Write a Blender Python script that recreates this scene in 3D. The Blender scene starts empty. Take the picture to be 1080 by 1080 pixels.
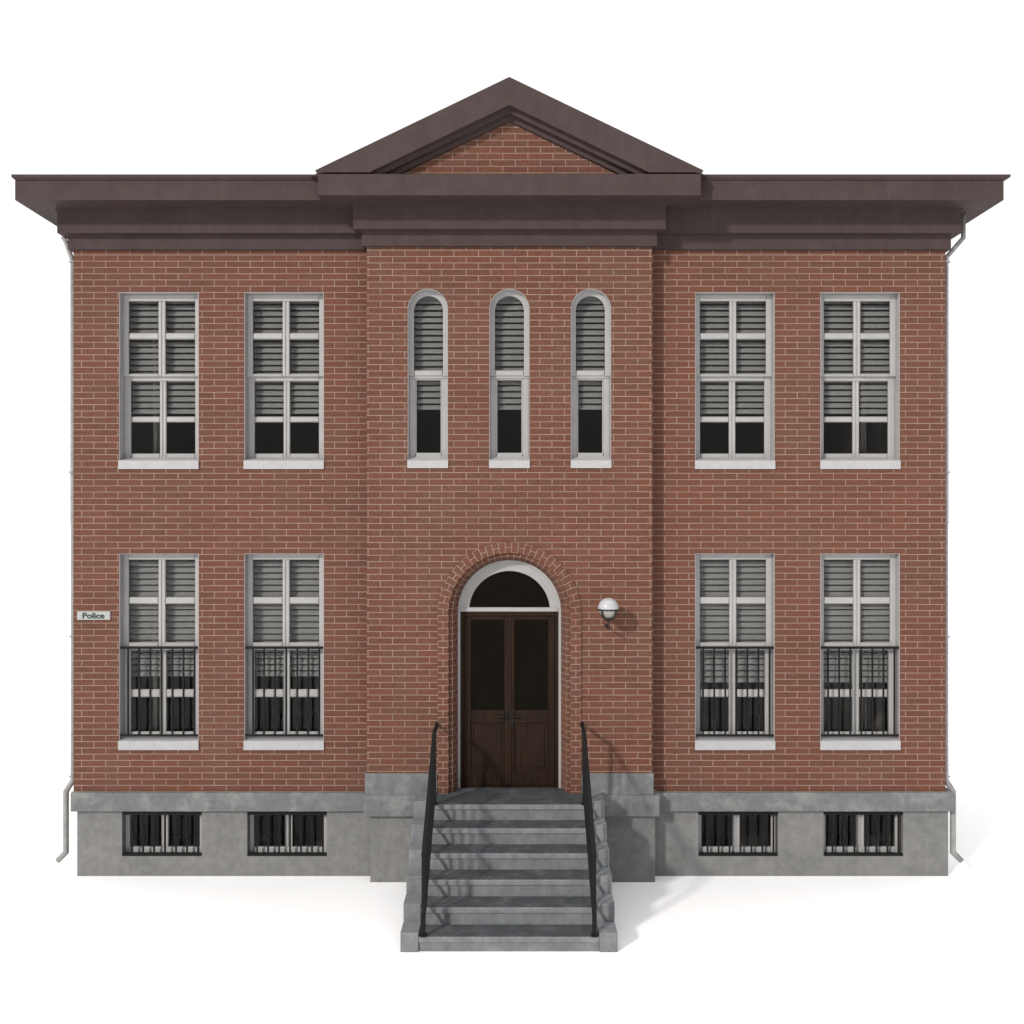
import bpy, math, random
from mathutils import Vector

random.seed(7)
scene = bpy.context.scene
COL = scene.collection

# ------------------------------------------------------------------ materials
def new_mat(name):
    m = bpy.data.materials.new(name); m.use_nodes = True
    nt = m.node_tree; nt.nodes.clear()
    out = nt.nodes.new('ShaderNodeOutputMaterial')
    return m, nt, out

def N(nt, typ, **kw):
    n = nt.nodes.new(typ)
    for k, v in kw.items():
        if hasattr(n, k) and k not in n.inputs: setattr(n, k, v)
        else: n.inputs[k].default_value = v
    return n

def mixc(nt, fac, a, b, mode='MIX'):
    n = nt.nodes.new('ShaderNodeMix'); n.data_type = 'RGBA'; n.blend_type = mode
    for sock, val in ((n.inputs[0], fac), (n.inputs[6], a), (n.inputs[7], b)):
        if hasattr(val, 'is_output'): nt.links.new(val, sock)
        elif isinstance(val, (int, float)): sock.default_value = val
        else: sock.default_value = (*val, 1)
    return n.outputs[2]

def ramp(nt, src, p0, p1, lo=0.0, hi=1.0):
    n = nt.nodes.new('ShaderNodeMapRange'); n.interpolation_type = 'SMOOTHSTEP'
    nt.links.new(src, n.inputs[0])
    for i, v in enumerate((p0, p1, lo, hi)): n.inputs[i + 1].default_value = v
    return n.outputs[0]

def noise(nt, vec, scale, detail=4, rough=.55, dist=0.0):
    n = nt.nodes.new('ShaderNodeTexNoise')
    n.inputs['Scale'].default_value = scale; n.inputs['Detail'].default_value = detail
    n.inputs['Roughness'].default_value = rough; n.inputs['Distortion'].default_value = dist
    if vec is not None: nt.links.new(vec, n.inputs['Vector'])
    return n.outputs['Fac']

def scaled(nt, vec, s):
    n = nt.nodes.new('ShaderNodeVectorMath'); n.operation = 'MULTIPLY'
    nt.links.new(vec, n.inputs[0]); n.inputs[1].default_value = s
    return n.outputs[0]

def world_pos(nt):
    return nt.nodes.new('ShaderNodeNewGeometry').outputs['Position']

def bsdf(nt, out, col, rough=.6, spec=.3, bump=None, bump_str=.3, bump_dist=.01, metal=0.0):
    p = nt.nodes.new('ShaderNodeBsdfPrincipled')
    if hasattr(col, 'is_output'): nt.links.new(col, p.inputs['Base Color'])
    else: p.inputs['Base Color'].default_value = (*col, 1)
    if hasattr(rough, 'is_output'): nt.links.new(rough, p.inputs['Roughness'])
    else: p.inputs['Roughness'].default_value = rough
    p.inputs['Specular IOR Level'].default_value = spec
    p.inputs['Metallic'].default_value = metal
    if bump is not None:
        b = nt.nodes.new('ShaderNodeBump'); b.inputs['Strength'].default_value = bump_str
        b.inputs['Distance'].default_value = bump_dist
        nt.links.new(bump, b.inputs['Height']); nt.links.new(b.outputs[0], p.inputs['Normal'])
    nt.links.new(p.outputs[0], out.inputs['Surface'])
    return p

BW, BH = .3215, .0833
def brick_mat(name, width=BW, row=BH, mortar=.0056):
    m, nt, out = new_mat(name)
    uv = nt.nodes.new('ShaderNodeUVMap').outputs[0]
    pos = world_pos(nt)
    # slightly uneven joints
    wob = nt.nodes.new('ShaderNodeTexNoise'); wob.inputs['Scale'].default_value = 9; wob.inputs['Detail'].default_value = 3
    nt.links.new(pos, wob.inputs['Vector'])
    sub = nt.nodes.new('ShaderNodeVectorMath'); sub.operation = 'SUBTRACT'; sub.inputs[1].default_value = (.5, .5, .5)
    nt.links.new(wob.outputs['Color'], sub.inputs[0])
    ws = scaled(nt, sub.outputs[0], (.006, .006, 0))
    add = nt.nodes.new('ShaderNodeVectorMath'); add.operation = 'ADD'
    nt.links.new(uv, add.inputs[0]); nt.links.new(ws, add.inputs[1])
    b = nt.nodes.new('ShaderNodeTexBrick')
    b.offset = .5; b.offset_frequency = 2; b.squash = 1
    nt.links.new(add.outputs[0], b.inputs['Vector'])
    b.inputs['Scale'].default_value = 1; b.inputs['Mortar Size'].default_value = mortar
    b.inputs['Mortar Smooth'].default_value = .25; b.inputs['Bias'].default_value = 0
    b.inputs['Brick Width'].default_value = width; b.inputs['Row Height'].default_value = row
    b.inputs['Color1'].default_value = (0, 0, 0, 1); b.inputs['Color2'].default_value = (1, 1, 1, 1)
    b.inputs['Mortar'].default_value = (.5, .5, .5, 1)
    rnd = nt.nodes.new('ShaderNodeSeparateColor'); nt.links.new(b.outputs['Color'], rnd.inputs[0])
    base = mixc(nt, rnd.outputs[0], BRICK_A, BRICK_B)
    # broad weathering: browner, greyer patches and redder ones
    big = noise(nt, pos, .55, 3, .5)
    base = mixc(nt, ramp(nt, big, .40, .60), base, mixc(nt, 1.0, base, (1.07, 1.0, .97), 'MULTIPLY'))
    sep = nt.nodes.new('ShaderNodeSeparateXYZ'); nt.links.new(pos, sep.inputs[0])
    dust = nt.nodes.new('ShaderNodeMath'); dust.operation = 'MULTIPLY'
    nt.links.new(ramp(nt, noise(nt, scaled(nt, pos, (1, 1, .6)), 1.4, 5, .6), .45, .75), dust.inputs[0]); dust.inputs[1].default_value = .4
    base = mixc(nt, dust.outputs[0], base, (.108, .062, .045))
    olive = ramp(nt, noise(nt, scaled(nt, pos, (1, 1, 2.2)), 6.5, 4, .6), .5, .72, 0, .75)
    base = mixc(nt, olive, base, (.098, .056, .038))
    fine = noise(nt, scaled(nt, pos, (1, 1, 1.6)), 26, 5, .65)
    base = mixc(nt, 1.0, base, mixc(nt, ramp(nt, fine, .3, .7), (.84, .85, .87), (1.15, 1.14, 1.12)), 'MULTIPLY')
    speck = noise(nt, pos, 140, 2, .6)
    base = mixc(nt, 1.0, base, mixc(nt, ramp(nt, speck, .3, .7), (.88, .88, .88), (1.1, 1.1, 1.1)), 'MULTIPLY')
    mort = mixc(nt, ramp(nt, noise(nt, pos, 2.2, 4), .35, .65), MORTAR_A, MORTAR_B)
    col = mixc(nt, b.outputs['Fac'], base, mort)
    h = nt.nodes.new('ShaderNodeMath'); h.operation = 'MULTIPLY_ADD'
    nt.links.new(b.outputs['Fac'], h.inputs[0]); h.inputs[1].default_value = -1; 
    fs = nt.nodes.new('ShaderNodeMath'); fs.operation = 'MULTIPLY'; nt.links.new(fine, fs.inputs[0]); fs.inputs[1].default_value = .35
    nt.links.new(fs.outputs[0], h.inputs[2])
    bsdf(nt, out, col, .85, .15, h.outputs[0], .5, .008)
    return m

def stone_mat(name, dark, light, scale=2.6, contrast=(.36, .64), streak=0.0, rough=.8, spec=.2, tint=None, mott=1.0):
    m, nt, out = new_mat(name)
    pos = world_pos(nt)
    a = noise(nt, pos, scale, 6, .6, .3)
    f = ramp(nt, a, *contrast)
    col = mixc(nt, f, dark, light)
    mot = noise(nt, pos, scale * 4.5, 5, .65)
    col = mixc(nt, 1.0, col, mixc(nt, ramp(nt, mot, .3, .7), (1 - .16 * mott,) * 3, (1 + .15 * mott,) * 3), 'MULTIPLY')
    fine = noise(nt, pos, 70, 3, .7)
    col = mixc(nt, 1.0, col, mixc(nt, ramp(nt, fine, .3, .7), (.9, .9, .9), (1.09, 1.09, 1.09)), 'MULTIPLY')
    if streak:
        st = noise(nt, scaled(nt, pos, (9, 9, .7)), 1.0, 4, .6)
        col = mixc(nt, 1.0, col, mixc(nt, ramp(nt, st, .35, .7), (1 - streak,) * 3, (1 + streak,) * 3), 'MULTIPLY')
    if tint:
        t = ramp(nt, noise(nt, pos, 1.1, 3), .5, .7, 0, .5)
        col = mixc(nt, t, col, tint)
    bsdf(nt, out, col, rough, spec, mot, .25, .006)
    return m

def paint_mat(name, col, rough=.5, spec=.35, var=.06, nscale=5, bstr=.05):
    m, nt, out = new_mat(name)
    pos = world_pos(nt)
    a = noise(nt, pos, nscale, 5, .6)
    lo = tuple(c * (1 - var) for c in col); hi = tuple(c * (1 + var) for c in col)
    c = mixc(nt, ramp(nt, a, .3, .7), lo, hi)
    bsdf(nt, out, c, rough, spec, a, bstr, .004)
    return m

def metal_mat(name, col, rough=.45, metal=.6):
    m, nt, out = new_mat(name)
    pos = world_pos(nt)
    a = noise(nt, pos, 14, 5, .6)
    c = mixc(nt, ramp(nt, a, .3, .7), tuple(x * .85 for x in col), tuple(x * 1.12 for x in col))
    bsdf(nt, out, c, ramp(nt, a, .2, .8, rough - .08, rough + .1), .4 if metal else .15, a, .05, .002, metal)
    return m

def glass_mat(name, ior=1.20, tint=(.9, .9, .89), gcol=(1, 1, 1)):
    m, nt, out = new_mat(name)
    fr = nt.nodes.new('ShaderNodeFresnel'); fr.inputs['IOR'].default_value = ior
    tr = nt.nodes.new('ShaderNodeBsdfTransparent'); tr.inputs[0].default_value = (*tint, 1)
    gl = nt.nodes.new('ShaderNodeBsdfGlossy'); gl.inputs['Roughness'].default_value = .02; gl.inputs[0].default_value = (*gcol, 1)
    mx = nt.nodes.new('ShaderNodeMixShader')
    nt.links.new(fr.outputs[0], mx.inputs[0]); nt.links.new(tr.outputs[0], mx.inputs[1]); nt.links.new(gl.outputs[0], mx.inputs[2])
    nt.links.new(mx.outputs[0], out.inputs['Surface'])
    return m

def wood_mat(name, dark, light):
    m, nt, out = new_mat(name)
    pos = world_pos(nt)
    g = noise(nt, scaled(nt, pos, (22, 22, 1.1)), 2.0, 6, .6, .4)
    c = mixc(nt, ramp(nt, g, .3, .7), dark, light)
    bsdf(nt, out, c, .6, .12, g, .15, .003)
    return m

BRICK_A = (.094, .0408, .0270); BRICK_B = (.115, .0476, .0314)
MORTAR_A = (.20, .138, .111); MORTAR_B = (.25, .174, .140)
M = {}
M['brick'] = brick_mat('red_brick')
M['arch_brick'] = brick_mat('arch_brick', .138, BH)
M['brown'] = stone_mat('brown_cornice_stone', (.045, .0305, .029), (.052, .0365, .035), 1.6, (.25, .75), .05, .75, .15, None, .45)
M['base'] = stone_mat('base_render', (.146, .145, .143), (.172, .170, .167), 1.7, (.25, .75), .03, .85, .15, None, .7)
M['band'] = stone_mat('band_stone', (.122, .126, .128), (.182, .183, .181), 3.0, (.45, .7), 0, .8, .2, None, .7)
M['step'] = stone_mat('step_stone', (.136, .144, .152), (.182, .190, .198), 2.6, (.35, .75), .04, .75, .2, None, .7)
M['tread'] = stone_mat('dark_tread_stone', (.047, .051, .055), (.086, .090, .095), 4.0, (.4, .75), .06, .75, .15, None, .9)  # darker stone for the upward faces of the steps
M['white'] = paint_mat('white_paint', (.292, .284, .280), .45, .35, .05)
M['sill'] = paint_mat('sill_stone', (.325, .320, .324), .6, .25, .05, 9)
M['iron'] = metal_mat('black_iron', (.0065, .0065, .0068), .6, .0)
M['zinc'] = metal_mat('grey_zinc', (.235, .232, .226), .5, .0)
M['glass'] = glass_mat('window_glass')
M['door_glass'] = glass_mat('door_glass', 1.18, (.30, .25, .19), (.85, .70, .56))
M['blind'] = paint_mat('blind_slat', (.218, .218, .222), .7, .1, .04, 5, 0.0)
M['wood'] = wood_mat('dark_oak', (.0100, .0050, .0025), (.0215, .0112, .0054))
M['room'] = paint_mat('room_plaster', (.26, .235, .205), .9, .0, .05, 5, 0.0)
M['lamp_cap'] = paint_mat('lamp_white_enamel', (.36, .36, .37), .22, .5, .02)
M['lamp_glass'] = paint_mat('lamp_opal_glass', (.27, .262, .24), .35, .4, .08, 40)
M['lamp_metal'] = metal_mat('lamp_bronze', (.03, .024, .023), .5, .5)
M['plate'] = paint_mat('sign_enamel', (.30, .315, .305), .4, .4, .04)
M['ink'] = paint_mat('sign_lettering', (.010, .018, .018), .5, .3, .05)
M['handle'] = metal_mat('handle_metal', (.011, .010, .009), .55, .0)
M['ground'] = paint_mat('white_ground', (.82, .82, .82), .9, .0, .005, .5, 0.0)

# ------------------------------------------------------------------ mesh building
class MB:
    def __init__(s): s.v = []; s.f = []; s.uv = {}
    def add(s, verts, faces, uvs=None):
        o = len(s.v); s.v += [tuple(p) for p in verts]
        for i, f in enumerate(faces):
            s.f.append(tuple(o + k for k in f))
            if uvs: s.uv[len(s.f) - 1] = uvs[i]
        return s
    def box(s, x0, x1, y0, y1, z0, z1):
        v = [(x, y, z) for x in (x0, x1) for y in (y0, y1) for z in (z0, z1)]
        return s.add(v, [(0, 1, 3, 2), (4, 6, 7, 5), (0, 4, 5, 1), (2, 3, 7, 6), (0, 2, 6, 4), (1, 5, 7, 3)])
    def cbox(s, x0, x1, y0, y1, z0, z1, c=.006):
        """box whose front (-y) edges are chamfered"""
        a = [(x0, y1, z0), (x1, y1, z0), (x1, y1, z1), (x0, y1, z1)]
        b = [(x0, y0 + c, z0), (x1, y0 + c, z0), (x1, y0 + c, z1), (x0, y0 + c, z1)]
        d = [(x0 + c, y0, z0 + c), (x1 - c, y0, z0 + c), (x1 - c, y0, z1 - c), (x0 + c, y0, z1 - c)]
        fs = [(3, 2, 1, 0), (8, 9, 10, 11)]
        for i in range(4):
            j = (i + 1) % 4
            fs += [(i, j, 4 + j, 4 + i), (4 + i, 4 + j, 8 + j, 8 + i)]
        return s.add(a + b + d, fs)
    def prism(s, poly, y0, y1):
        """polygon in xz extruded along y"""
        n = len(poly)
        v = [(x, y0, z) for x, z in poly] + [(x, y1, z) for x, z in poly]
        f = [tuple(range(n)), tuple(reversed(range(n, 2 * n)))]
        f += [(i, n + i, n + (i + 1) % n, (i + 1) % n) for i in range(n)]
        return s.add(v, f)
    def prism_x(s, poly, x0, x1):
        n = len(poly)
        v = [(x0, y, z) for y, z in poly] + [(x1, y, z) for y, z in poly]
        f = [tuple(range(n)), tuple(reversed(range(n, 2 * n)))]
        f += [(i, n + i, n + (i + 1) % n, (i + 1) % n) for i in range(n)]
        return s.add(v, f)
    def chevron(s, zt, zb, zc, sl, y0, y1):
        a, b = (zt - zc) / sl, (zb - zc) / sl
        for sg in (-1, 1):
            s.prism([(sg * a, zc), (0, zt), (0, zb), (sg * b, zc)], y0, y1)
        return s
    def tube(s, pts, r, n=12, cap=True):
        pts = [Vector(p) for p in pts]; rings = []
        for i, p in enumerate(pts):
            if i == 0: t = (pts[1] - p).normalized()
            elif i == len(pts) - 1: t = (p - pts[i - 1]).normalized()
            else: t = ((pts[i + 1] - p).normalized() + (p - pts[i - 1]).normalized()).normalized()
            u = t.cross(Vector((0, 1, 0)))
            if u.length < 1e-3: u = t.cross(Vector((1, 0, 0)))
            u.normalize(); w = t.cross(u)
            k = 1.0
            if 0 < i < len(pts) - 1:
                k = 1 / max(.5, t.dot((pts[i + 1] - p).normalized()))
            rr = r[i] if isinstance(r, (list, tuple)) else r
            ring = []
            for j in range(n):
                a = 2 * math.pi * j / n
                ring.append(p + u * math.cos(a) * rr * k + w * math.sin(a) * rr)
            rings.append(ring)
        v = [q for R in rings for q in R]; f = []
        for i in range(len(pts) - 1):
            for j in range(n):
                f.append((i * n + j, i * n + (j + 1) % n, (i + 1) * n + (j + 1) % n, (i + 1) * n + j))
        if cap:
            f.append(tuple(reversed(range(n)))); f.append(tuple(range((len(pts) - 1) * n, len(pts) * n)))
        return s.add(v, f)
    def bar(s, p0, p1, w, h):
        """square bar between two points in the yz plane direction; w across x, h across"""
        p0 = Vector(p0); p1 = Vector(p1); t = (p1 - p0).normalized()
        u = Vector((1, 0, 0)) if abs(t.x) < .9 else Vector((0, 1, 0))
        q = t.cross(u).normalized()
        v = []
        for p in (p0, p1):
            for a, b in ((-1, -1), (1, -1), (1, 1), (-1, 1)):
                v.append(p + u * a * w / 2 + q * b * h / 2)
        return s.add(v, [(3, 2, 1, 0), (4, 5, 6, 7)] + [(i, (i + 1) % 4, 4 + (i + 1) % 4, 4 + i) for i in range(4)])
    def lathe(s, prof, c, n=32):
        """profile (r, z) round a vertical axis at c"""
        v = []; f = []
        for r, z in prof:
            for j in range(n):
                a = 2 * math.pi * j / n
                v.append((c[0] + r * math.cos(a), c[1] + r * math.sin(a), c[2] + z))
        for i in range(len(prof) - 1):
            for j in range(n):
                f.append((i * n + j, i * n + (j + 1) % n, (i + 1) * n + (j + 1) % n, (i + 1) * n + j))
        f.append(tuple(reversed(range(n)))); f.append(tuple(range((len(prof) - 1) * n, len(prof) * n)))
        return s.add(v, f)
    def arch(s, prof, zs, zb, cx=0, n=32, closed=True):
        """sweep a closed profile of (radius, y) up a jamb, round a half circle and down again"""
        path = [(-1, 0, None)]
        for i in range(n + 1):
            a = math.pi - math.pi * i / n
            path.append((math.cos(a), math.sin(a), a))
        path.append((1, 0, None))
        np_, m = len(path), len(prof)
        rav = sum(p[0] for p in prof) / m
        plen = [0, zs - zb]
        for i in range(n): plen.append(plen[-1] + math.pi * rav / n)
        plen.append(plen[-1] + zs - zb)
        ulen = [0]
        for i in range(m):
            a, b = prof[i], prof[(i + 1) % m]
            ulen.append(ulen[-1] + math.hypot(a[0] - b[0], a[1] - b[1]))
        v = []
        for k, (cxn, szn, a) in enumerate(path):
            for r, y in prof:
                z = zb if a is None else zs + r * szn
                v.append((cx + r * cxn, y, z))
        f = []; uvs = []
        for k in range(np_ - 1):
            for i in range(m if closed else m - 1):
                j = (i + 1) % m
                f.append((k * m + i, k * m + j, (k + 1) * m + j, (k + 1) * m + i))
                uvs.append([(ulen[i], plen[k]), (ulen[i + 1], plen[k]), (ulen[i + 1], plen[k + 1]), (ulen[i], plen[k + 1])])
        if closed:
            f.append(tuple(range(m))); uvs.append([(p[0], p[1]) for p in prof])
            f.append(tuple(reversed(range((np_ - 1) * m, np_ * m)))); uvs.append([(p[0], p[1]) for p in reversed(prof)])
        return s.add(v, f, uvs)
    def build(s, name, mat, parent=None, loc=(0, 0, 0), smooth=False, uvw=True, label=None):
        me = bpy.data.meshes.new(name)
        me.from_pydata(s.v, [], s.f)
        import bmesh
        bm = bmesh.new(); bm.from_mesh(me)
        for i, fc in enumerate(bm.faces): fc.index = i
        bmesh.ops.recalc_face_normals(bm, faces=bm.faces[:])
        uvl = bm.loops.layers.uv.new('UVMap')
        bm.faces.ensure_lookup_table()
        for i, fc in enumerate(bm.faces):
            if i in s.uv:
                src = {s.f[i][k]: s.uv[i][k] for k in range(len(s.f[i]))}
                for l in fc.loops: l[uvl].uv = src[l.vert.index]
                continue
            n = fc.normal
            for l in fc.loops:
                x, y, z = l.vert.co
                if abs(n.z) > max(abs(n.x), abs(n.y)): u, w = x, y
                elif abs(n.x) > abs(n.y): u, w = y, z
                else: u, w = x, z
                l[uvl].uv = (u - .237 + BW / 2, w - .05)
            fc.smooth = smooth
        if smooth:
            for fc in bm.faces: fc.smooth = True
        bm.to_mesh(me); bm.free()
        me.materials.append(mat)
        o = bpy.data.objects.new(name, me); COL.objects.link(o)
        if parent is not None: o.parent = parent
        o.location = loc
        if label: o['label'] = label
        return o

def grid_wall(mb, xs, zs, y0, y1, holes, spandrels=(), skip_x=()):
    """wall slab x[0]..x[1], z[0]..z[1] between y0 (front) and y1 with rectangular holes; spandrels are left to be filled"""
    X = sorted({xs[0], xs[1], *[h[0] for h in holes], *[h[1] for h in holes]})
    Z = sorted({zs[0], zs[1], *[h[2] for h in holes], *[h[3] for h in holes], *[h[2] for h in spandrels]})
    def state(i, j):
        if i < 0 or j < 0 or i >= len(X) - 1 or j >= len(Z) - 1: return 'out'
        cx, cz = (X[i] + X[i + 1]) / 2, (Z[j] + Z[j + 1]) / 2
        for s in spandrels:
            if s[0] < cx < s[1] and s[2] < cz < s[3]: return 'span'
        for h in holes:
            if h[0] < cx < h[1] and h[2] < cz < h[3]: return 'hole'
        return 'solid'
    for i in range(len(X) - 1):
        for j in range(len(Z) - 1):
            if state(i, j) != 'solid': continue
            a, b, c, d = X[i], X[i + 1], Z[j], Z[j + 1]
            mb.add([(a, y0, c), (b, y0, c), (b, y0, d), (a, y0, d)], [(0, 1, 2, 3)])
            mb.add([(a, y1, c), (b, y1, c), (b, y1, d), (a, y1, d)], [(3, 2, 1, 0)])
            for di, dj, quad in ((-1, 0, [(a, y0, c), (a, y0, d), (a, y1, d), (a, y1, c)]),
                                 (1, 0, [(b, y0, c), (b, y1, c), (b, y1, d), (b, y0, d)]),
                                 (0, -1, [(a, y0, c), (a, y1, c), (b, y1, c), (b, y0, c)]),
                                 (0, 1, [(a, y0, d), (b, y0, d), (b, y1, d), (a, y1, d)])):
                if state(i + di, j + dj) in ('hole', 'out'): mb.add(quad, [(0, 1, 2, 3)])

def arch_fill(mb, cx, r, zs, y0, y1, n=20):
    zt = zs + r
    for sg in (-1, 1):
        arc = [(cx + sg * r * math.cos(math.pi / 2 * i / n), zs + r * math.sin(math.pi / 2 * i / n)) for i in range(n + 1)]
        co = (cx + sg * r, zt)
        for i in range(n):
            p, q = arc[i], arc[i + 1]
            for y in (y0, y1):
                mb.add([(co[0], y, co[1]), (p[0], y, p[1]), (q[0], y, q[1])], [(0, 1, 2)])
            mb.add([(p[0], y0, p[1]), (q[0], y0, q[1]), (q[0], y1, q[1]), (p[0], y1, p[1])], [(0, 1, 2, 3)])

def thing(name, label, cat, loc=(0, 0, 0), group=None):
    o = bpy.data.objects.new(name, None); COL.objects.link(o)
    o.location = loc; o['label'] = label; o['category'] = cat
    o.empty_display_size = .3
    if group: o['group'] = group
    return o

def copy_tree(o, parent=None, loc=None):
    kids = [c for c in bpy.data.objects if c.parent == o]
    c = o.copy(); COL.objects.link(c); c.parent = parent
    if loc is not None: c.location = loc
    for k in kids: copy_tree(k, c)
    return c

# ------------------------------------------------------------------ dimensions (metres)
HW = 5.82            # half width of the wings
BAY, BY = 1.87, -.24 # half width and front of the entrance bay
DEPTH = 8.0
PDX = .043           # the stone base sits a little to the right of the brickwork
Z_BR0, Z_BR1 = 1.13, 8.60
T = .30
WX = [-4.6805, -3.0095, 3.0095, 4.6805]      # wing windows
WHW = .532
UZ0, UZ1 = 5.50, 7.798
LZ0, LZ1 = 1.76, 4.311
AX = [-1.07, 0.0, 1.07]; AR = .264
AZ0, AZS = 5.50, 7.527
DR, DZS, DZ0 = .80, 3.533, 1.177
STEP_Z = [.1685 + .2017 * k for k in range(6)]
STEP_Y = [-2.29 + .308 * k for k in range(6)]   # nosing lines

# ------------------------------------------------------------------ ground
g = MB(); g.add([(-400, -400, 0), (400, -400, 0), (400, 400, 0), (-400, 400, 0)], [(0, 1, 2, 3)])
go = g.build('ground', M['ground']); go['kind'] = 'structure'

# ------------------------------------------------------------------ the building
bld = thing('police_station', 'two-storey red brick police station with brown cornice, gabled entrance bay and white windows', 'building')

w = MB()
for sg in (-1, 1):
    hs = []
    for cx in WX:
        if cx * sg > 0:
            hs += [(cx - WHW, cx + WHW, UZ0, UZ1), (cx - WHW, cx + WHW, LZ0, LZ1)]
    xs = (-HW, -BAY) if sg < 0 else (BAY, HW)
    grid_wall(w, xs, (Z_BR0, Z_BR1), 0, T, hs)
for sg in (-1, 1):
    x0, x1 = sorted((sg * HW, sg * (HW - T)))
    w.box(x0, x1, T, DEPTH - T, Z_BR0, Z_BR1)
w.box(-HW, 0, DEPTH - T, DEPTH, Z_BR0, Z_BR1)
w.box(BAY, HW, DEPTH - T, DEPTH, Z_BR0, Z_BR1); w.box(0, BAY - .002, DEPTH - T, DEPTH, Z_BR0, Z_BR1)
wo_ = w.build('brick_wall', M['brick'], bld)
for lp_ in wo_.data.loops:
    if wo_.data.vertices[lp_.vertex_index].co.x >= BAY - .001:
        uvd = wo_.data.uv_layers[0].data[lp_.index]; uvd.uv = (uvd.uv[0] - .068, uvd.uv[1])

b = MB()
holes = [(cx - AR, cx + AR, AZ0, AZS + AR) for cx in AX] + [(-DR, DR, DZ0, DZS + DR)]
spans = [(cx - AR, cx + AR, AZS, AZS + AR) for cx in AX] + [(-DR, DR, DZS, DZS + DR)]
grid_wall(b, (-BAY, BAY), (DZ0, Z_BR1), BY, BY + T, holes, spans)
for cx in AX: arch_fill(b, cx, AR, AZS, BY, BY + T)
arch_fill(b, 0, DR, DZS, BY, BY + T, 32)
b.build('entrance_bay', M['brick'], bld)

# gable brick: shorter bricks than the wall's
SL = .481
t = MB(); zc, za = 9.06, 9.99
t.prism([(-(za - zc) / SL, zc), (0, za), ((za - zc) / SL, zc)], -.53, -.2)
t.build('tympanum', M['brick'], bld)

# door surround in brick
a = MB()
a.arch([(.800, BY - .022), (.938, BY - .022), (.938, BY + .002), (.800, BY + .002)], DZS, DZ0, n=40)
a.build('door_arch', M['arch_brick'], bld)
a = MB()
a.arch([(.745, BY + .035), (.799, BY + .035), (.799, BY + .34), (.690, BY + .34), (.690, BY + .24)], DZS, DZ0, n=40)
a.build('door_reveal', M['arch_brick'], bld)

# stone base
base = MB()
BX = [-4.6875, -3.0145, 3.0145, 4.6875]; BWH = .533; BZ0, BZ1 = .264, .90
for sg in (-1, 1):
    hs = [(cx - BWH + PDX, cx + BWH + PDX, BZ0, BZ1) for cx in BX if cx * sg > 0]
    xs = (-HW + PDX, -BAY + PDX) if sg < 0 else (BAY + PDX, HW + PDX)
    grid_wall(base, xs, (0, 1.0), .015, .34, hs)
    x0, x1 = sorted((sg * HW + PDX, sg * (HW - T) + PDX))
    base.box(x0, x1, .34, DEPTH - .02, 0, 1.0)
base.box(-HW + T + PDX, HW - T + PDX, DEPTH - .3, DEPTH - .02, 0, 1.0)
base.box(-BAY + PDX, BAY + PDX, BY + .033, .3, 0, 1.0)
base_o = base.build('foundation', M['base'], bld)
bd = MB()
p = .06
def band_piece(x0, x1, y0, y1, z0, z1, c=.012):
    bd.cbox(x0, x1, y0, y1, z0, z1, c)
bd.cbox(-HW - p + PDX, -BAY + PDX, -p, .4, .88, 1.131, .01)
bd.cbox(BAY + PDX, HW + p + PDX, -p, .4, .88, 1.131, .01)
bd.box(-HW - p + PDX, -HW + .2, .4, DEPTH + p, .88, 1.131)
bd.box(HW - .2, HW + p + PDX, .4, DEPTH + p, .88, 1.131)
bd.box(-HW + .2, HW - .2, DEPTH - .2, DEPTH + p, .88, 1.131)
bd.cbox(-BAY - .062 + PDX * .7, BAY + .062 + PDX * .7, BY - .06, .02, .885, 1.162, .01)
for sg in (-1, 1):
    x0, x1 = sorted((sg * 1.891, sg * .945))
    bd.cbox(x0, x1, BY - .02, .01, 1.150, 1.440, .008)
bd.build('plinth_band', M['band'], base_o)

# cornice: stacked slabs carried round the building, and round the bay in front
def ring_slab(mb, o, z0, z1, c=0):
    mb.box(-HW - o, HW + o, -o, DEPTH + o, z0, z1)
cor = MB()
ring_slab(cor, .052, 8.357, 8.57)
ring_slab(cor, .150, 8.549, 8.90)
cor_o = cor.build('cornice', M['brown'], bld)
fa = MB(); ring_slab(fa, .520, 8.866, 9.118); 
fa.build('fascia', M['brown'], cor_o)
cr = MB()
o0, o1 = .532, .560
v = []
for o, z in ((o0, 9.122), (o1, 9.150), (o1, 9.183)):
    oo = o + (.03 if o == o1 else 0)
    v += [(-HW - o + .012, -o, z), (HW + oo, -o, z), (HW + oo, DEPTH + o, z), (-HW - o + .012, DEPTH + o, z)]
fs = [(3, 2, 1, 0), (8, 9, 10, 11)]
for k in range(2):
    for i in range(4):
        j = (i + 1) % 4; fs.append((k * 4 + i, k * 4 + j, k * 4 + 4 + j, k * 4 + 4 + i))
cr.add(v, fs)
cr.build('crown_moulding', M['brown'], cor_o)
bm_ = MB(); bm_.box(-HW - .165, HW + .165, -.165, DEPTH + .165, 8.835, 8.872)
bm_.build('bed_moulding', M['brown'], cor_o)

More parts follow.
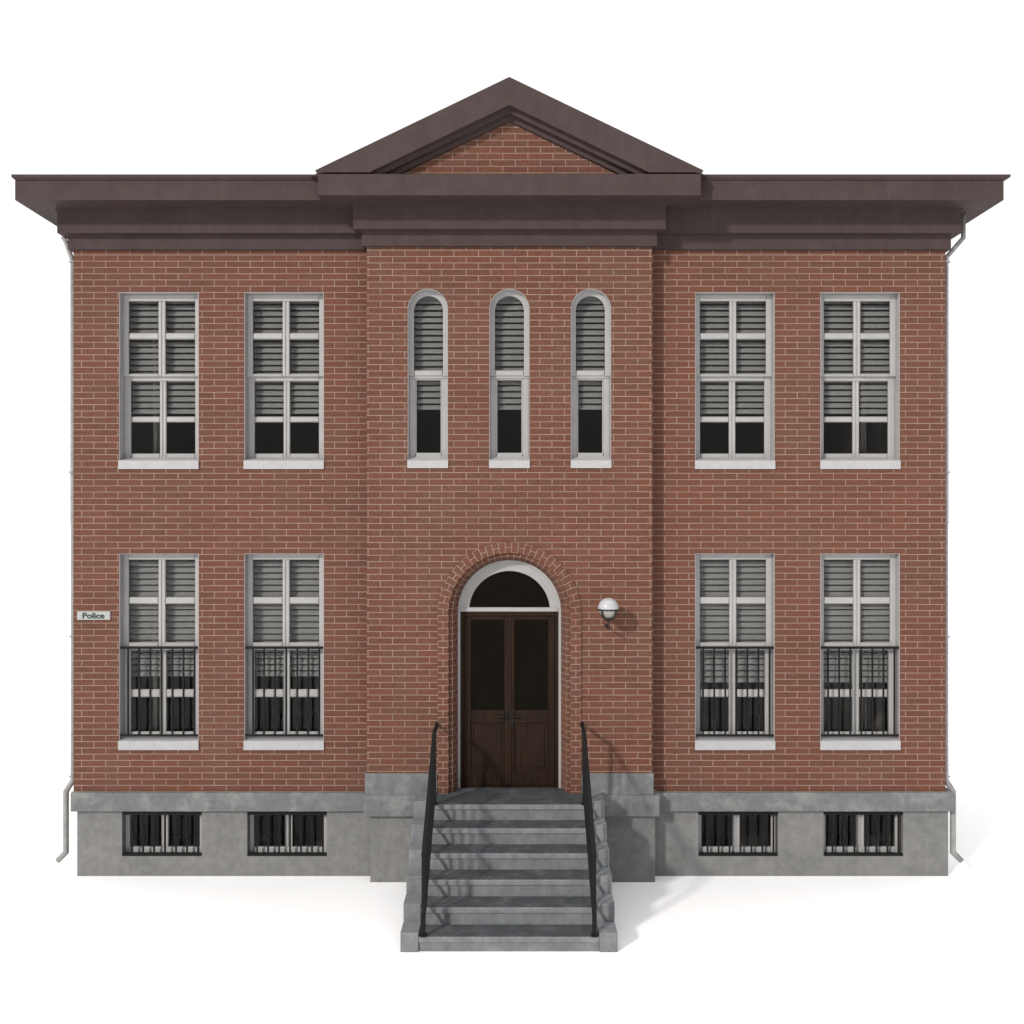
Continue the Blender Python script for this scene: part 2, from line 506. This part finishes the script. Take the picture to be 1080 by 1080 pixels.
# pediment over the bay
pc = MB()
pc.box(-BAY - .058, BAY + .058, BY - .054, .05, 8.338, 8.55)
pc.box(-BAY - .156, BAY + .156, BY - .152, .05, 8.532, 8.88)
pc.box(-BAY - .170, BAY + .170, BY - .166, .05, 8.822, 8.858)
ped = pc.build('pediment', M['brown'], bld)
pf = MB(); pf.box(-2.412, 2.412, BY - .52, .2, 8.851, 9.119); pf.build('fascia', M['brown'], ped)
rk = MB()
zc = 9.143
for sg in (-1, 1):
    rk.prism([(sg * 2.412, 9.121), (sg * 2.445, 9.166), (0, 10.342), (0, 9.990), (sg * (9.990 - zc) / SL, zc), (sg * 2.33, zc)], -.76, -.665)
rk.build('raking_fascia', M['brown'], ped)
rm = MB()
rm.chevron(10.330, 9.926, 9.121, SL, -.668, -.56)
rm.chevron(10.00, 9.862, 9.122, SL, -.578, -.50)
rm.build('raking_moulding', M['brown'], ped)
rf = MB(); rf.chevron(10.336, 9.95, 9.124, SL, -.66, 3.6)
rf.build('gable_roof', M['brown'], bld)
rr = MB()
rr.add([(-HW - .3, -.3, 9.186), (HW + .3, -.3, 9.186), (HW + .3, DEPTH + .3, 9.186), (-HW - .3, DEPTH + .3, 9.186),
        (-HW + 3, 3.9, 9.45), (HW - 3, 3.9, 9.45), (HW - 3, 4.1, 9.45), (-HW + 3, 4.1, 9.45)],
       [(0, 1, 5, 4), (1, 2, 6, 5), (2, 3, 7, 6), (3, 0, 4, 7), (4, 5, 6, 7)])
rr.build('roof', M['brown'], bld)

# rooms behind the windows
rm = MB()
for z in (1.0, 4.80, 8.28):
    rm.box(-HW + T + .002, HW - T - .002, BY + T + .31 if abs(z - 1.0) < .01 else T + .002, DEPTH - T - .002, z, z + .12)
for x in (-1.95, 1.87):
    for z0, z1 in ((1.12, 4.80), (4.92, 8.28)): rm.box(x, x + .08, T + .004, 5.0, z0, z1)
for z0, z1 in ((1.12, 4.80), (4.92, 8.28)): rm.box(-HW + T + .004, HW - T - .004, 5.0, 5.1, z0, z1)
for sg in (-1, 1):
    x0, x1 = sorted((sg * (HW - T - .003), sg * (HW - T - .03)))
    for z0, z1 in ((1.13, 4.79), (4.93, 8.27)): rm.box(x0, x1, T + .006, 4.99, z0, z1)
ro_ = rm.build('interior', M['room'], bld)
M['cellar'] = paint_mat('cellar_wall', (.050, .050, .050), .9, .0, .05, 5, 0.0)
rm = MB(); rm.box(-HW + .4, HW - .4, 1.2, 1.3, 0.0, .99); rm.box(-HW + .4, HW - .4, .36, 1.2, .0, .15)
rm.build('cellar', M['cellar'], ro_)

# ---- windows
def muntin_pair(mb, x, y0, y1, z0, z1, w=.092):
    """two meeting stiles with a groove between"""
    mb.cbox(x - w / 2, x - .004, y0, y1, z0, z1, .008)
    mb.cbox(x + .004, x + w / 2, y0, y1, z0, z1, .008)
    mb.box(x - .004, x + .004, y0 + .012, y1, z0, z1)

def blind_slats(z0, z1, hw, y, pitch=.083, wd=.066, tilt=-22):
    mb = MB(); z = z1 - .03
    ct, st = math.cos(math.radians(tilt)), math.sin(math.radians(tilt))
    while z - .031 > z0 - .02:
        a = (y + .5 * wd * st, z - .5 * wd * ct); c = (y - .5 * wd * st, z + .5 * wd * ct)
        # slightly cupped slat
        m_ = (y - .004 * ct, z - .004 * st); nx, nz = .003 * ct, .003 * st
        poly = [a, m_, c, (c[0] + nx, c[1] + nz), (m_[0] + nx, m_[1] + nz), (a[0] + nx, a[1] + nz)]
        mb.prism_x(poly, -hw, hw)
        z -= pitch
    zb = z + pitch - wd / 2 * ct
    for x in (-hw * .55, hw * .55):
        mb.box(x - .0025, x + .0025, y + .028, y + .031, zb, z1)
    mb.box(-hw, hw, y - .015, y + .03, z1 - .005, z1 + .03)
    return mb

def sash_window(zs, rows_u, rows_l, z_bot, z_top, sill_z, blind_z, guard):
    """zs: opening bottom/top; rows: glass edges from top to bottom"""
    hw = WHW; li = .007
    fr = MB()
    for sg in (-1, 1):
        x0, x1 = sorted((sg * (hw - .001), sg * (hw - li)))
        fr.box(x0, x1, .003, .30, z_bot, z_top)
    fr.box(-hw + li, hw - li, .003, .30, z_top - li, z_top - .001)
    fr.box(-hw + li, hw - li, .165, .30, z_bot, z_bot + .09)
    root = fr.build('window', M['white'])
    g = .448; i = hw - li
    s = MB(); y0, y1 = .11, .152
    top, a1, a2, a3, a4 = rows_u          # rail top, glass1 top, glass1 bottom, glass2 top, glass2 bottom
    mid = rows_l[0]
    for sg in (-1, 1):
        x0, x1 = sorted((sg * i, sg * g)); s.cbox(x0, x1, y0, y1, mid - .001, top, .007)
    s.cbox(-g, g, y0, y1, a1, top, .007)
    muntin_pair(s, 0, y0 + .004, y1, mid, a1)
    for sg in (-1, 1):
        x0, x1 = sorted((sg * g, sg * .0462))
        s.cbox(x0, x1, y0 + .006, y1 - .002, a3, a2, .014)
        s.cbox(x0, x1, y0 - .006, y1 - .002, mid - .002, a4, .012)
    s.build('sash', M['white'], root)
    l = MB(); y2, y3 = .155, .195
    m0, b1, b2, b3, b4, bot = rows_l
    for sg in (-1, 1):
        x0, x1 = sorted((sg * i, sg * (g - .012))); l.cbox(x0, x1, y2, y3, bot, m0 + .05, .007)
    l.cbox(-g + .012, g - .012, y2, y3, b1, m0 + .05, .007)
    muntin_pair(l, 0, y2 + .004, y3, bot, b1, .085)
    for sg in (-1, 1):
        x0, x1 = sorted((sg * (g - .012), sg * .0428))
        l.cbox(x0, x1, y2 + .006, y3 - .002, b3, b2, .014)
        l.cbox(x0, x1, y2 + .002, y3 - .002, bot, b4, .012)
    l.build('sash', M['white'], root)
    pn = MB(); pn.box(-g - .01, g + .01, .140, .144, a4 - .01, a1 + .01); pn.build('pane', M['glass'], root)
    pn = MB(); pn.box(-g, g, .178, .182, b4 - .01, b1 + .01); pn.build('pane', M['glass'], root)
    si = MB()
    si.prism_x([(-.022, sill_z[0]), (-.022, sill_z[1]), (-.016, sill_z[1] + .005), (.165, sill_z[1] + .045), (.165, sill_z[0])], -hw - .003, hw + .003)
    si.build('sill', M['sill'], root)
    bl = blind_slats(blind_z, a1 + .05, hw - .05, .235); bl.build('blind', M['blind'], root)
    if guard:
        gd = MB(); zt, zb = guard
        gd.box(-hw + .008, hw - .008, .010, .040, zt, zt + .032)
        gd.box(-hw + .008, hw - .008, .010, .040, zb, zb + .026)
        for k in range(7):
            x = .025 + .148 * (k - 3); gd.box(x - .0105, x + .0105, .015, .035, zb + .026, zt)
        gd.build('window_guard', M['iron'], root)
    return root

LI = .007
up = sash_window(None, (UZ1 - LI, 7.7045, 7.277, 7.193, 6.722), (6.690, 6.633, 6.155, 6.079, 5.654, 5.585), UZ0, UZ1,
                 (5.438, 5.548), 6.19, None)
lo_l = sash_window(None, (LZ1 - LI, 4.224, 3.718, 3.627, 3.106), (3.030, 3.000, 2.467, 2.362, 1.897, 1.835), LZ0, LZ1,
                   (1.692, 1.806), 2.60, (3.036, 1.865))
lo_r = copy_tree(lo_l)
for k in [c for c in bpy.data.objects if c.parent == lo_r]:
    if k.name.startswith('blind'):
        bpy.data.objects.remove(k)
blind_slats(2.50, 4.274, WHW - .05, .235).build('blind', M['blind'], lo_r)
for i, cx in enumerate(WX):
    if i == 0: up.parent = bld; up.location = (cx, 0, 0)
    else: copy_tree(up, bld, (cx, 0, 0))
lo_l.parent = bld; lo_l.location = (WX[0], 0, 0); copy_tree(lo_l, bld, (WX[1], 0, 0))
lo_r.parent = bld; lo_r.location = (WX[2], 0, 0); copy_tree(lo_r, bld, (WX[3], 0, 0))

# added folded grey sheets in the outermost windows, standing in for glass reflections
M['reflection_sheet'] = paint_mat('reflection_sheet_grey', (.16, .155, .15), .9, .05, .08, 20)
def reflection_sheet(root, x0, x1, z0, z1, lit):
    mb = MB(); n = 24; y = .36; v = []
    for i in range(n + 1):
        t_ = i / n; x = x0 + (x1 - x0) * t_; yy = y + .018 * math.sin(t_ * 17) + .008 * math.sin(t_ * 41)
        v += [(x, yy, z0), (x + .012 * math.sin(t_ * 9), yy, z1), (x, yy + .004, z0), (x + .012 * math.sin(t_ * 9), yy + .004, z1)]
    fs = []
    for i in range(n):
        a, b_ = i * 4, i * 4 + 4
        fs += [(a, b_, b_ + 1, a + 1), (a + 2, a + 3, b_ + 3, b_ + 2), (a, a + 2, b_ + 2, b_), (a + 1, b_ + 1, b_ + 3, a + 3)]
    fs += [(0, 1, 3, 2), (n * 4, n * 4 + 2, n * 4 + 3, n * 4 + 1)]
    mb.add(v, fs)
    mb.build('reflection_sheet', M['reflection_sheet'], root, smooth=True)
wins = [o for o in bpy.data.objects if o.parent == bld and o.name.split('.')[0] == 'window']
for o in wins:
    upper_ = any(c.name.startswith('window_guard') for c in bpy.data.objects if c.parent == o) is False
    z0, z1 = (5.62, 7.70) if upper_ else (1.86, 4.22)
    if abs(o.location.x - WX[0]) < .01: reflection_sheet(o, -.20, -.02, z0, z1, 1)
    if abs(o.location.x - WX[3]) < .01: reflection_sheet(o, .06, .20, z0, z1, 1)

# ---- arched windows of the bay
fr = MB()
fr.arch([(AR - .007, .003), (AR - .001, .003), (AR - .001, .28), (AR - .007, .28)], AZS, AZ0, n=28)
aw = fr.build('arched_window', M['white'])
s = MB()
s.arch([(.193, .105), (.200, .098), (.257, .098), (.257, .150), (.193, .150)], AZS, 6.66, n=28)
s.cbox(-.193, .193, .098, .150, 6.66, 6.737, .016)
s.cbox(-.257, .257, .108, .160, 6.628, 6.66, .008)
for sg in (-1, 1):
    x0, x1 = sorted((sg * .257, sg * .180)); s.cbox(x0, x1, .115, .165, 5.56, 6.628, .006)
    x0, x1 = sorted((sg * .180, sg * .160)); s.cbox(x0, x1, .122, .165, 5.60, 6.628, .006)
s.cbox(-.16, .16, .122, .165, 6.608, 6.628, .006)
s.cbox(-.18, .18, .122, .165, 5.56, 5.648, .008)
s.build('sash', M['white'], aw)
pn = MB()
arc = [(.2 * math.cos(math.pi * i / 24), AZS + .2 * math.sin(math.pi * i / 24)) for i in range(25)]
pn.prism(arc + [(-.2, 6.73), (.2, 6.73)], .135, .139)
pn.build('pane', M['glass'], aw)
pn = MB(); pn.box(-.165, .165, .150, .154, 5.64, 6.61); pn.build('pane', M['glass'], aw)
si = MB()
si.prism_x([(-.022, 5.440), (-.022, 5.538), (-.016, 5.543), (.125, 5.595), (.125, 5.440)], -AR - .003, AR + .003)
si.build('sill', M['sill'], aw)
blind_slats(6.235, 7.70, .225, .215).build('blind', M['blind'], aw)
for i, cx in enumerate(AX):
    if i == 0: aw.parent = bld; aw.location = (cx, BY, 0)
    else: copy_tree(aw, bld, (cx, BY, 0))

# ---- basement windows
fr = MB(); y0, y1 = .105, .15
for sg in (-1, 1):
    x0, x1 = sorted((sg * (BWH - .001), sg * (BWH - .062))); fr.cbox(x0, x1, y0, y1, BZ0 + .01, .895, .008)
fr.cbox(-BWH + .062, BWH - .062, y0, y1, BZ0 + .01, .352, .012)
fr.cbox(-BWH + .062, BWH - .062, y0, y1, .83, .895, .008)
muntin_pair(fr, 0, y0, y1, .352, .83, .095)
bw = fr.build('basement_window', M['white'])
pn = MB(); pn.box(-BWH + .05, BWH - .05, .132, .136, .34, .84); pn.build('pane', M['glass'], bw)
gd = MB()
gd.box(-BWH + .004, BWH - .004, .006, .036, .815, .85)
gd.box(-BWH + .004, BWH - .004, .006, .036, .268, .298)
for k in range(7):
    x = .035 + .147 * (k - 3); gd.box(x - .0105, x + .0105, .011, .031, .298, .815)
gd.build('window_guard', M['iron'], bw)
for i, cx in enumerate(BX):
    if i == 0: bw.parent = bld; bw.location = (cx + PDX, .015, 0)
    else: copy_tree(bw, bld, (cx + PDX, .015, 0))

# ---- door and fanlight
DY = BY + .27
df = MB()
df.arch([(.656, DY - .03), (.662, DY - .036), (.689, DY - .036), (.689, DY + .06), (.656, DY + .06)], DZS, DZ0 + .002, n=40)
fan = df.build('door_frame', M['white'], bld)
fl = MB()
n = 40; ro, ri, zb = .6555, .543, 3.535
outer = [(ro * math.cos(math.pi * i / n), zb + ro * math.sin(math.pi * i / n)) for i in range(n + 1)]
za = 3.590; a0 = math.asin((za - zb) / ri)
inner = [(ri * math.cos(a0 + (math.pi - 2 * a0) * i / n), zb + ri * math.sin(a0 + (math.pi - 2 * a0) * i / n)) for i in range(n + 1)]
yy0, yy1 = DY - .022, DY + .03
v = [(x, yy0, z) for x, z in outer + inner] + [(x, yy1, z) for x, z in outer + inner]
k = n + 1; fs = []
for i in range(n):
    fs += [(i, i + 1, k + i + 1, k + i), (2 * k + k + i, 2 * k + k + i + 1, 2 * k + i + 1, 2 * k + i),
           (k + i, k + i + 1, 3 * k + i + 1, 3 * k + i), (i + 1, i, 2 * k + i, 2 * k + i + 1)]
fs += [(0, k, 3 * k, 2 * k), (n, 2 * k + n, 3 * k + n, k + n)]
fl.add(v, fs)
fl.build('fanlight', M['white'], fan)
tb = MB(); tb.cbox(-.655, .655, DY - .030, DY + .04, 3.534, 3.591, .006); tb.build('transom', M['white'], fan)
fp = MB(); fp.prism([(p_[0] * 1.01, p_[1]) for p_ in inner] , DY + .008, DY + .012); fp.build('pane', M['door_glass'], fan)
wf = MB()
for sg in (-1, 1):
    x0, x1 = sorted((sg * .655, sg * .612)); wf.box(x0, x1, DY - .015, DY + .05, DZ0 + .003, 3.532)
wf.box(-.612, .612, DY - .015, DY + .05, 3.478, 3.532)
wf.box(-.612, .612, DY, DY + .05, DZ0 + .003, DZ0 + .02)
wf.build('door_jamb', M['wood'], bld)
def leaf(sg):
    mb = MB()
    def bx(a, c, y0, z0, z1, ch=.006):
        x0, x1 = sorted((sg * a, sg * c)); mb.cbox(x0, x1, y0, DY + .05, z0, z1, ch)
    z0, z1 = DZ0 + .022, 3.476
    bx(.609, .518, DY + .006, z0, z1); bx(.068, .003, DY + .006, z0, z1)
    bx(.518, .068, DY + .006, 3.419, z1)
    bx(.518, .068, DY + .006, 2.036, 2.214)
    bx(.518, .068, DY + .006, z0, 1.40)
    bx(.518, .068, DY + .026, 1.40, 2.036, .002)
    bx(.480, .106, DY + .018, 1.44, 1.996, .012)
    lf = mb.build('door_leaf', M['wood'], bld)
    gp = MB(); x0, x1 = sorted((sg * .52, sg * .066)); gp.box(x0, x1, DY + .026, DY + .030, 2.21, 3.424)
    gp.build('pane', M['door_glass'], lf)
    h = MB(); cx = sg * .040
    h.box(cx - .017, cx + .017, DY - .002, DY + .007, 2.015, 2.215)
    h.tube([(cx, DY + .002, 2.135), (cx, DY - .055, 2.135)], .011, 10)
    h.tube([(cx - sg * .008, DY - .05, 2.135), (cx + sg * .07, DY - .052, 2.136), (cx + sg * .14, DY - .046, 2.130)], .011, 10)
    h.build('handle', M['handle'], lf)
    if sg > 0:
        a = MB(); a.cbox(-.014, .022, DY - .006, DY + .006, z0 + .02, z1, .004); a.build('cover_strip', M['wood'], lf)
leaf(-1); leaf(1)

# ------------------------------------------------------------------ entrance steps
st = thing('entrance_steps', 'grey stone flight of six steps with stepped side walls below the arched door', 'steps', (0, -1.2, 0))
def local(mb, name, mat, root, label=None):
    o = mb.build(name, mat, root); o.matrix_parent_inverse.identity()
    for vv in o.data.vertices: vv.co -= root.location
    return o
SW = 1.0
for k in range(6):
    zt = STEP_Z[k]; yn = STEP_Y[k]
    yb = (STEP_Y[k + 1] + .02) if k < 5 else None
    zlow = 0 if k == 0 else STEP_Z[k - 1] - .02
    mb = MB()
    if k < 5:
        mb.cbox(-SW + .002, SW - .002, yn, yb + .10, zt - .066, zt, .007)
        mb.box(-SW + .004, SW - .004, yn + .026, yb + .10, zlow, zt - .066)
    else:
        mb.cbox(-SW + .002, SW - .002, yn, BY - .004, zt - .066, zt, .007)
        mb.box(-SW + .004, SW - .004, yn + .026, BY - .063, zlow, zt - .066)
        mb.box(-.795, .795, BY - .004, BY + .36, zt - .066, zt)
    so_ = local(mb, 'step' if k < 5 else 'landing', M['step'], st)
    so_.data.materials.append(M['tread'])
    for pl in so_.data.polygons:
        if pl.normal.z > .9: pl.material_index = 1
for sg in (-1, 1):
    mb = MB(); x0, x1 = sorted((sg * SW, sg * 1.2))
    prof = []
    for k in range(6):
        y = STEP_Y[k]; z = STEP_Z[k] + .042
        y_end = STEP_Y[k + 1] if k < 5 else BY - .063
        mb.cbox(x0, x1, y, y_end + (.02 if k < 5 else 0), 0 if k == 0 else STEP_Z[k - 1] + .02, z, .008)
        if k: mb.box(x0 + .002, x1 - .002, y + .022, y_end + .015 if k < 5 else BY - .065, 0, STEP_Z[k - 1] + .02)
    local(mb, 'side_wall', M['step'], st)

# ------------------------------------------------------------------ railings
def railing(label):
    root = thing('stair_railing', label, 'railing', (0, 0, 0), 'iron railings beside the entrance steps')
    ya, yb = -2.262, -.735
    za, zb = STEP_Z[0], STEP_Z[5]
    rise = (zb - za) / (STEP_Y[5] - STEP_Y[0])
    top = lambda y: 1.085 + rise * (y - ya)
    low = lambda y: .285 + rise * (y - ya)
    for y, z0, zt in ((ya, za, top(ya) - .01), (yb, zb, top(yb) - .005)):
        m = MB(); m.box(-.021, .021, y - .021, y + .021, z0, zt)
        m.box(-.034, .034, y - .034, y + .034, z0, z0 + .02)
        m.build('post', M['iron'], root)
    m = MB(); m.bar((0, ya - .03, top(ya - .03)), (0, yb + .03, top(yb + .03)), .046, .030); m.build('handrail', M['iron'], root)
    m = MB(); m.box(-.020, .020, yb + .02, BY - .001, top(yb) - .012, top(yb) + .018); m.box(-.026, .026, BY - .012, BY - .001, top(yb) - .026, top(yb) + .030); m.build('wall_return', M['iron'], root)
    m = MB(); m.bar((0, ya + .02, low(ya + .02)), (0, yb - .02, low(yb - .02)), .030, .022); m.build('bottom_rail', M['iron'], root)
    n = 9
    for k in range(n):
        y = ya + (yb - ya) * (k + 1) / (n + 1)
        m = MB(); m.box(-.009, .009, y - .009, y + .009, low(y), top(y)); m.build('baluster', M['iron'], root)
    return root
r1 = railing('black iron stair railing on the same side of the steps as the Police sign')
r1.location = (-.945, 0, 0)
r2 = copy_tree(r1, None, (.945, 0, 0))
r2['label'] = 'black iron stair railing on the same side of the steps as the globe lamp'

# ------------------------------------------------------------------ globe lamp
LX, LY, LZ = 1.268, BY - .31, 3.625
lamp = thing('wall_lamp', 'globe wall lamp with white cap and dark cradle beside the arched door', 'lamp', (LX, BY, LZ - .25))
R = .133
def lp(mb, name, mat, smooth=True):
    o = mb.build(name, mat, lamp, smooth=smooth)
    for vv in o.data.vertices: vv.co -= lamp.location
    return o
c = (LX, LY, LZ)
mb = MB(); mb.lathe([(R, .0), (R * 1.0, .012)] + [(R * math.cos(a), .012 + R * math.sin(a) * .98) for a in [i * math.pi / 2 / 14 for i in range(1, 14)]] + [(.004, .012 + R * .98)], c, 40)
lp(mb, 'cap', M['lamp_cap'])
rg = R * .90
mb = MB(); mb.lathe([(.004, -rg)] + [(rg * math.sin(a), -rg * math.cos(a)) for a in [i * math.pi / 2 / 14 for i in range(1, 14)]] + [(rg, -.004)], c, 40)
lp(mb, 'globe', M['lamp_glass'])
mb = MB(); mb.lathe([(R * .95, -.016), (R + .003, -.016), (R + .003, .001), (R * .95, .001)], c, 40)
for az in (45, 135, 225, 315):
    pts = []
    for i in range(11):
        a = i * math.pi / 2 / 10 * .97
        pts.append((LX + (R - .002) * math.cos(a) * math.cos(math.radians(az)), LY + (R - .002) * math.cos(a) * math.sin(math.radians(az)), LZ - .01 - (R + .002) * math.sin(a)))
    mb.tube(pts, .013, 8)
mb.lathe([(.012, -R - .022), (.03, -R - .012), (.034, -R + .002), (.012, -R + .012)], c, 20)
lp(mb, 'cradle', M['lamp_metal'])
mb = MB()
mb.tube([(LX, LY, LZ - R - .01), (LX, LY, LZ - R - .085), (LX, LY + .02, LZ - R - .11), (LX, LY + .06, LZ - R - .118), (LX, BY - .012, LZ - R - .118)], .0145, 12)
lp(mb, 'arm', M['lamp_metal'])
mb = MB()
mb.tube([(LX, BY - .001, LZ - R - .118), (LX, BY - .016, LZ - R - .118)], .024, 20)
lp(mb, 'wall_plate', M['lamp_metal'], False)

# ------------------------------------------------------------------ sign
SX, SZ = -5.545, 3.483
sg_ = thing('wall_sign', 'small white sign reading Police on the brick at the corner of the building', 'sign', (SX, 0, SZ))
mb = MB(); mb.cbox(-.2205, .2205, -.018, -.001, -.056, .056, .004); mb.build('plate', M['plate'], sg_)
cu = bpy.data.curves.new('lettering', 'FONT'); cu.body = 'Police'; cu.size = .105; cu.extrude = .0012; cu.offset = .0030
cu.align_x = 'CENTER'; cu.space_character = .98; cu.resolution_u = 4
to = bpy.data.objects.new('lettering_curve', cu); COL.objects.link(to)
bpy.context.view_layer.update()
me = bpy.data.meshes.new_from_object(to.evaluated_get(bpy.context.evaluated_depsgraph_get()))
bpy.data.objects.remove(to)
xs_ = [vv.co.x for vv in me.vertices]; wd = max(xs_) - min(xs_); mx = (max(xs_) + min(xs_)) / 2
ys_ = [vv.co.y for vv in me.vertices]; y_lo, y_hi = min(ys_), max(ys_)
for vv in me.vertices:
    x, y, z = vv.co
    vv.co = ((x - mx) * .292 / wd, -.0195 - z, (y - (y_lo + y_hi) / 2) * .079 / (y_hi - y_lo))
me.materials.clear(); me.materials.append(M['ink'])
lo = bpy.data.objects.new('lettering', me); COL.objects.link(lo); lo.parent = sg_
for x in (-.17, .17):
    mb = MB(); mb.tube([(x, -.0175, 0), (x, -.0205, 0)], .006, 10); mb.build('screw', M['zinc'], sg_)

# ------------------------------------------------------------------ downspouts
def downspout(sg, label):
    root = thing('downspout', label, 'drainpipe', (sg * 5.86, .09, 0), 'zinc downspouts at the corners of the building')
    x0 = sg * 5.86; r = .0375; rt = .030
    if sg > 0: topp = [(6.10, 8.875), (6.10, 8.55), (5.885, 8.30)]
    else: topp = [(-6.0, 8.56), (-5.965, 8.50), (-5.885, 8.28)]
    upper = MB(); upper.tube([(x - x0, 0, z) for x, z in topp] + [(0, 0, 8.22)], rt, 12)
    upper.build('offset_pipe', M['zinc'], root, smooth=True)
    m = MB(); m.tube([(0, 0, 8.25), (0, 0, 1.27), (sg * .10, 0, 1.11), (sg * .10, 0, .295), (sg * .205, -.02, .185)], r, 14)
    m.build('pipe', M['zinc'], root, smooth=True)
    for z in (8.225, 5.40, 3.19, 1.31):
        m = MB(); m.tube([(0, 0, z - .014), (0, 0, z + .014)], r + .007, 14)
        m.box(*sorted((sg * .03, sg * .062)), -.008, .008, z - .008, z + .008)
        m.build('bracket', M['zinc'], root)
downspout(-1, 'grey zinc downspout along the wall edge next to the Police sign')
downspout(1, 'grey zinc downspout with its bent top showing under the eave far from the sign')

# ------------------------------------------------------------------ light
sun = bpy.data.lights.new('sun', 'SUN'); sun.energy = 3.2; sun.angle = math.radians(4.5); sun.color = (1.0, .96, .91)
so = bpy.data.objects.new('sun', sun); COL.objects.link(so)
so.rotation_euler = Vector((.79, 1.0, -.57)).to_track_quat('-Z', 'Y').to_euler()
so.location = (-10, -14, 12)

wd_ = bpy.data.worlds.new('World'); scene.world = wd_; wd_.use_nodes = True
nt = wd_.node_tree; nt.nodes.clear()
tc = nt.nodes.new('ShaderNodeTexCoord')
sp = nt.nodes.new('ShaderNodeSeparateXYZ'); nt.links.new(tc.outputs['Generated'], sp.inputs[0])
FRONT, FTOP, BACK, HIGH = (.80, .80, .80), (.40, .404, .415), (1.08, 1.08, 1.08), (3.0, 3.0, 3.0)
up_ = ramp(nt, sp.outputs['Z'], .46, .60)
back = mixc(nt, up_, BACK, HIGH)  # bright upper back sky, added to whiten ground in the sun's shadow
front = mixc(nt, ramp(nt, sp.outputs['Z'], .05, .5), FRONT, FTOP)
front = mixc(nt, ramp(nt, sp.outputs['Z'], .76, .90), front, (3.3, 3.3, 3.32))  # bright zenith patch added to whiten the ground before the facade
colr = mixc(nt, ramp(nt, sp.outputs['Y'], .10, .34), front, back)
bg = nt.nodes.new('ShaderNodeBackground'); nt.links.new(colr, bg.inputs[0]); bg.inputs[1].default_value = 1.0
wo = nt.nodes.new('ShaderNodeOutputWorld'); nt.links.new(bg.outputs[0], wo.inputs[0])

# ------------------------------------------------------------------ camera
cam = bpy.data.cameras.new('camera'); cam.lens = 35; cam.sensor_width = 36; cam.clip_end = 1500
co = bpy.data.objects.new('camera', cam); COL.objects.link(co)
co.location = (.034, -13.29, 4.865); co.rotation_euler = (math.radians(90), 0, 0)
scene.camera = co

vs = scene.view_settings
scene.display_settings.display_device = 'sRGB'
vs.view_transform = 'Standard'; vs.look = 'None'; vs.exposure = 0; vs.gamma = 1; vs.use_curve_mapping = False
scene.cycles.use_adaptive_sampling = False
scene.cycles.max_bounces = 8; scene.cycles.transparent_max_bounces = 16
scene.cycles.caustics_reflective = False; scene.cycles.caustics_refractive = False
